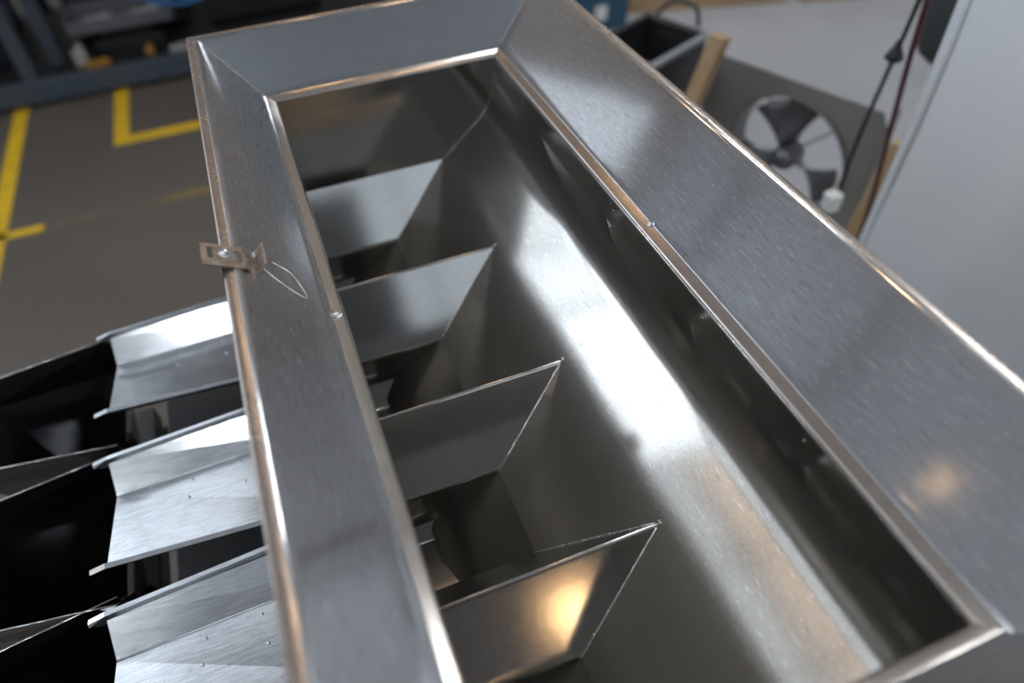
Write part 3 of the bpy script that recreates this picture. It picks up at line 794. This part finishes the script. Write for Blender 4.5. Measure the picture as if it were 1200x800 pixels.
# ------------------------------------------------------------------ right background
# fan with square housing
A = Vector((1.542, 0.672, 0)); B = Vector((1.781, 0.086, 0))
dirv = (B - A).normalized(); PLEN = (B - A).length
nrm = Vector((dirv.y, -dirv.x, 0))   # towards the camera side
if nrm.y > 0 and nrm.x > 0: nrm = -nrm
fan = empty('axial_fan', (A + dirv * PLEN / 2) + Vector((0, 0, FZ)), 'grey steel axial fan in a flat square housing', 'fan')
fm = Matrix((( dirv.x, nrm.x, 0, 0), (dirv.y, nrm.y, 0, 0), (0, 0, 1, 0), (0, 0, 0, 1)))
fan.matrix_world = Matrix.Translation(fan.location) @ fm
FT = 0.90                         # panel height
fc = (0.03, 0.635); fr = 0.215     # fan centre in the panel and radius
hw_ = PLEN / 2
bm = bmesh.new(); n = 48; ins = []; outs = []
for k in range(n):
    a = 2 * math.pi * k / n
    c, s = math.cos(a), math.sin(a)
    ins.append(bm.verts.new((fc[0] + fr * c, 0, fc[1] + fr * s)))
    # ray to rectangle
    ts = []
    if c > 1e-6: ts.append((hw_ - fc[0]) / c)
    if c < -1e-6: ts.append((-hw_ - fc[0]) / c)
    if s > 1e-6: ts.append((FT - fc[1]) / s)
    if s < -1e-6: ts.append((0.30 - fc[1]) / s)
    t = min(ts); outs.append(bm.verts.new((fc[0] + t * c, 0, fc[1] + t * s)))
for k in range(n):
    j = (k + 1) % n
    bm.faces.new((ins[k], ins[j], outs[j], outs[k]))
new_obj('front_panel', bm, M['fan'], fan, solid=0.004, soff=0)
new_obj('lower_panel', box_bm((-hw_, -0.002, 0.0), (hw_, 0.002, 0.30)), M['fan'], fan)
new_obj('side_flange', box_bm((-hw_ - 0.004, -0.06, 0), (-hw_, 0.0, FT)), M['fan'], fan)
new_obj('side_flange', box_bm((hw_, -0.06, 0), (hw_ + 0.004, 0.0, FT)), M['fan'], fan)
bm = lathe_bm([(fr + 0.006, 0.012), (fr, 0.018), (fr - 0.004, 0.0), (fr - 0.004, -0.09), (fr, -0.09), (fr + 0.002, 0.0)], 48, Matrix.Translation((fc[0], 0, fc[1])) @ Matrix.Rotation(math.radians(-90), 4, 'X'))
new_obj('shroud_ring', bm, M['fan'], fan, smooth='w')
bm = lathe_bm([(0, 0.03), (0.03, 0.028), (0.042, 0.01), (0.042, -0.06), (0, -0.06)], 24, Matrix.Translation((fc[0], 0, fc[1])) @ Matrix.Rotation(math.radians(-90), 4, 'X'))
new_obj('hub', bm, M['fan_blade'], fan, smooth='w')
for k in range(3):
    vs = []; fs = []
    base = math.radians(100 + 120 * k)
    for i in range(7):
        rr = 0.038 + (fr - 0.018 - 0.038) * i / 6
        half = math.radians(16 + 18 * i / 6)
        for j in range(5):
            a = base + half * (j / 2 - 1)
            vs.append((fc[0] + rr * math.cos(a), -0.02 + 0.035 * (j / 2 - 1), fc[1] + rr * math.sin(a)))
    for i in range(6):
        for j in range(4): fs.append((5 * i + j, 5 * i + j + 1, 5 * i + j + 6, 5 * i + j + 5))
    new_obj('blade', quads(vs, fs), M['fan_blade'], fan, smooth=True, solid=0.002, soff=0)
for k in range(4):
    a = math.radians(45 + 90 * k)
    new_obj('guard_strut', tube_bm([(fc[0] + 0.03 * math.cos(a), -0.075, fc[1] + 0.03 * math.sin(a)), (fc[0] + fr * math.cos(a), -0.075, fc[1] + fr * math.sin(a))], 0.004, 6), M['fan'], fan)
# black tub
tub = empty('tub', (1.47, 0.87, FZ), 'tall black open tub with a grey rolled rim', 'tub')
to = Vector((1.47, 0.87, FZ))
c0 = [Vector((1.296, 0.655, 0)), Vector((1.585, 0.785, 0)), Vector((1.487, 1.022, 0)), Vector((1.198, 0.892, 0))]
def tubwall(i, j):
    n_ = 0
    a, b = c0[i], c0[j]
    ctr = sum(c0, Vector()) / 4
    la, lb = ctr + (a - ctr) * 0.88, ctr + (b - ctr) * 0.88
    bm = quads([(*a.xy, -0.6), (*b.xy, -0.6), (*lb.xy, FZ), (*la.xy, FZ)], [(0, 1, 2, 3)])
    xform(bm, Matrix.Translation(-to)); new_obj('side_wall', bm, M['tub'], tub, solid=0.008, soff=0)
for i in range(4): tubwall(i, (i + 1) % 4)
ctr = sum(c0, Vector()) / 4
bm = quads([tuple((ctr + (c - ctr) * 0.87).xy) + (FZ + 0.012,) for c in c0], [(0, 1, 2, 3)])
xform(bm, Matrix.Translation(-to)); new_obj('base', bm, M['tub'], tub, solid=0.01, soff=0)
for i in range(4):
    a, b = c0[i], c0[(i + 1) % 4]
    bm = tube_bm([(*a.xy, -0.6), (*b.xy, -0.6)], 0.013, 10); xform(bm, Matrix.Translation(-to))
    new_obj('rim', bm, M['tub_rim'] if i in (0, 3) else M['tub'], tub, smooth='w')
bm = tube_bm(smooth_path([(1.60, 0.86, -0.60), (1.605, 0.90, -0.545), (1.56, 0.98, -0.545), (1.52, 1.02, -0.60)], 6), 0.008, 8); xform(bm, Matrix.Translation(-to))
new_obj('handle', bm, M['tub'], tub, smooth=True)
# timber posts
def post(top, bot, wd, label):
    top, bot = Vector(top), Vector(bot)
    L_ = (top - bot).length
    o = new_obj('timber_post', box_bm((-wd / 2, -wd * 0.4, 0), (wd / 2, wd * 0.4, L_), 0.004), M['wood'])
    q = Vector((0, 0, 1)).rotation_difference((top - bot).normalized()).to_matrix().to_4x4()
    o.matrix_world = Matrix.Translation(bot) @ q @ Matrix.Rotation(0.5, 4, 'Z')
    return tag(o, label, 'post', 'leaning timber posts')
post((1.475, 0.55, -0.485), (1.16, 0.55, FZ), 0.062, 'pale timber post leaning between black tub and fan')
post((1.80, 0.03, -0.665), (1.61, 0.00, FZ), 0.062, 'pale timber post leaning at the fan edge beside the white sheet')

# white sheet on a stand
sheet = empty('sheet_screen', (1.4, -1.3, FZ), 'large white plastic sheet hanging from a rail stand', 'screen')
ho = Vector(sheet.location)
nx, nz_ = 60, 30
vs = []; fs = []
ye, yn_ = -0.28, -2.6
def wob(t, z):
    return 0.022 * math.sin(t * 13 + 1.2 * z) + 0.009 * math.sin(t * 31 - 2.0 * z + 1) + 0.014 * math.sin(4 * z + 7 * t)
for i in range(nx + 1):
    t = i / nx; y = ye + (yn_ - ye) * t
    for j in range(nz_ + 1):
        z = -1.47 + (1.0 + 1.47) * j / nz_
        k = min(1.0, t * 8)
        vs.append((1.4 + wob(t * 2.3, z) * k, y + 0.006 * math.sin(7 * z) * (1 - k), z))
for i in range(nx):
    for j in range(nz_):
        a = i * (nz_ + 1) + j
        fs.append((a, a + 1, a + nz_ + 2, a + nz_ + 1))
bm = quads(vs, fs); xform(bm, Matrix.Translation(-ho))
new_obj('sheet', bm, M['sheet'], sheet, smooth=True, solid=0.002, soff=0)
bm = bmesh.new(); vs = []; fs = []
for j in range(41):
    z = -1.47 + 2.47 * j / 40
    for k, yy in enumerate((0.0, -0.012, -0.024)):
        vs.append((1.3965 + 0.003 * math.sin(9 * z + k) - 0.002, ye + yy + 0.006 * math.sin(7 * z), z))
for j in range(40):
    for k in (0, 1): fs.append((3 * j + k, 3 * j + k + 1, 3 * j + k + 4, 3 * j + k + 3))
bm = quads(vs, fs); xform(bm, Matrix.Translation(-ho))
new_obj('hem', bm, M['sheet_edge'], sheet, smooth=True, solid=0.001, soff=0)
bm = tube_bm([(1.465, -0.24, 1.01), (1.465, -2.65, 1.01)], 0.014, 10); xform(bm, Matrix.Translation(-ho)); new_obj('rail', bm, M['frame'], sheet, smooth='w')
for y in (-0.9, -2.5):
    bm = tube_bm([(1.475, y, FZ), (1.475, y, 1.0)], 0.014, 10); xform(bm, Matrix.Translation(-ho)); new_obj('stand_pole', bm, M['frame'], sheet, smooth='w')
    bm = box_bm((1.42, y - 0.03, FZ), (1.80, y + 0.03, FZ + 0.02), 0.004); xform(bm, Matrix.Translation(-ho)); new_obj('foot', bm, M['frame'], sheet)

# cables: built in the vertical plane y = -0.05 and running up to the ceiling
import_pts = None
cb = empty('power_cable', (1.60, -0.04, -0.70), 'black power cable with cone shaped grommet hanging by the fan', 'cable')
cz = Vector(cb.location)
pth = smooth_path([(1.75, -0.05, CZ), (1.68, -0.05, 2.0), (1.60, -0.05, 0.3), (1.563, -0.05, -0.19), (1.550, -0.05, -0.315), (1.530, -0.05, -0.50), (1.520, -0.05, -0.665), (1.518, -0.05, -0.70)], 6)
bm = tube_bm(pth, 0.0055, 8); xform(bm, Matrix.Translation(-cz)); new_obj('cord', bm, M['cable'], cb, smooth=True)
bm = lathe_bm([(0.006, 0.035), (0.010, 0.02), (0.020, 0.0), (0.023, -0.008), (0.015, -0.016), (0.007, -0.02)], 16, Matrix.Translation((1.549, -0.05, -0.315))); xform(bm, Matrix.Translation(-cz))
new_obj('grommet', bm, M['cable'], cb, smooth=True)
bm = box_bm((1.488, -0.07, -0.765), (1.530, -0.03, -0.708), 0.006); xform(bm, Matrix.Translation(-cz)); new_obj('plug', bm, M['white_plug'], cb)
bm = tube_bm(smooth_path([(1.505, -0.05, -0.775), (1.50, -0.05, -1.0), (1.52, -0.05, -1.3), (1.55, -0.03, FZ + 0.012), (1.60, 0.15, FZ + 0.01)], 6), 0.0055, 8); xform(bm, Matrix.Translation(-cz)); new_obj('lower_cord', bm, M['cable'], cb, smooth=True)
pth = smooth_path([(1.40, -0.06, CZ), (1.50, -0.06, 2.0), (1.56, -0.06, 0.3), (1.578, -0.06, -0.19), (1.615, -0.06, -0.50), (1.66, -0.06, -0.83), (1.68, -0.06, -1.3), (1.74, -0.10, FZ + 0.01), (1.95, -0.2, FZ + 0.008)], 8)
tag(new_obj('red_cable', tube_bm(pth, 0.007, 8), M['cable_red'], smooth=True), 'dark red cable hanging straight down beside the white sheet', 'cable')
# dark fabric bag behind the sheet edge
bag = empty('fabric_bag', (2.36, 0.45, -0.72), 'dark grey fabric bag hanging behind the white sheet', 'bag')
bm = lathe_bm([(0, 0.0), (0.05, 0.012), (0.10, 0.05), (0.135, 0.12), (0.15, 0.22), (0.155, 0.45), (0.14, 0.7), (0.06, 0.9), (0.015, 0.95)], 24, Matrix.Diagonal((1, 0.7, 1, 1)))
new_obj('pouch', bm, M['bag'], bag, smooth=True)
new_obj('strap', tube_bm([(0, 0, 0.94), (0, 0, CZ + 0.72)], 0.008, 8), M['cable'], bag, smooth=True)

# pallets, cartons and bins along the far right
def pallet(p, rot, label):
    r = empty('pallet', p, label, 'pallet', 'wooden pallets'); r.rotation_euler.z = rot
    for k in range(5): new_obj('deck_board', box_bm((-0.6, -0.4 + k * 0.175, 0.10), (0.6, -0.4 + k * 0.175 + 0.1, 0.122), 0.003), M['wood'], r)
    for k in range(3): new_obj('stringer', box_bm((-0.6, -0.4 + k * 0.35, 0.0), (0.6, -0.4 + k * 0.35 + 0.1, 0.10), 0.003), M['wood'], r)
    return r
pallet((3.12, 3.27, FZ), -0.28, 'wooden pallet on the grey floor beneath the stacked carton')
pallet((4.36, 2.89, FZ), -0.28, 'empty wooden pallet on the grey floor at the top right')
ct = empty('carton', (3.20, 3.36, FZ + 0.122), 'brown cardboard carton on a pallet', 'carton'); ct.rotation_euler.z = -0.28
new_obj('box_body', box_bm((-0.5, -0.36, 0), (0.5, 0.36, 0.6), 0.008), M['card'], ct)
new_obj('flap', box_bm((-0.5, -0.36, 0.602), (0.5, -0.005, 0.61), 0.001), M['card'], ct); new_obj('flap', box_bm((-0.5, 0.005, 0.602), (0.5, 0.36, 0.61), 0.001), M['card'], ct)
def bluebin(p, label):
    r = empty('blue_bin', p, label, 'bin', 'blue bins')
    t = 0.015
    new_obj('base', box_bm((-0.2, -0.3, 0), (0.2, 0.3, t)), M['bin_blue'], r)
    for s in (-1, 1):
        new_obj('side_wall', box_bm((s * 0.2 - t / 2, -0.3, 0), (s * 0.2 + t / 2, 0.3, 0.35)), M['bin_blue'], r)
        new_obj('end_wall', box_bm((-0.2, s * 0.3 - t / 2, 0), (0.2, s * 0.3 + t / 2, 0.35)), M['bin_blue'], r)
    new_obj('paper_tag', box_bm((-0.03, -0.312, 0.08), (0.05, -0.309, 0.17)), M['white_plug'], r)
    return r
bluebin((2.22, 3.15, FZ), 'blue plastic bin on the floor beside the hopper edge')
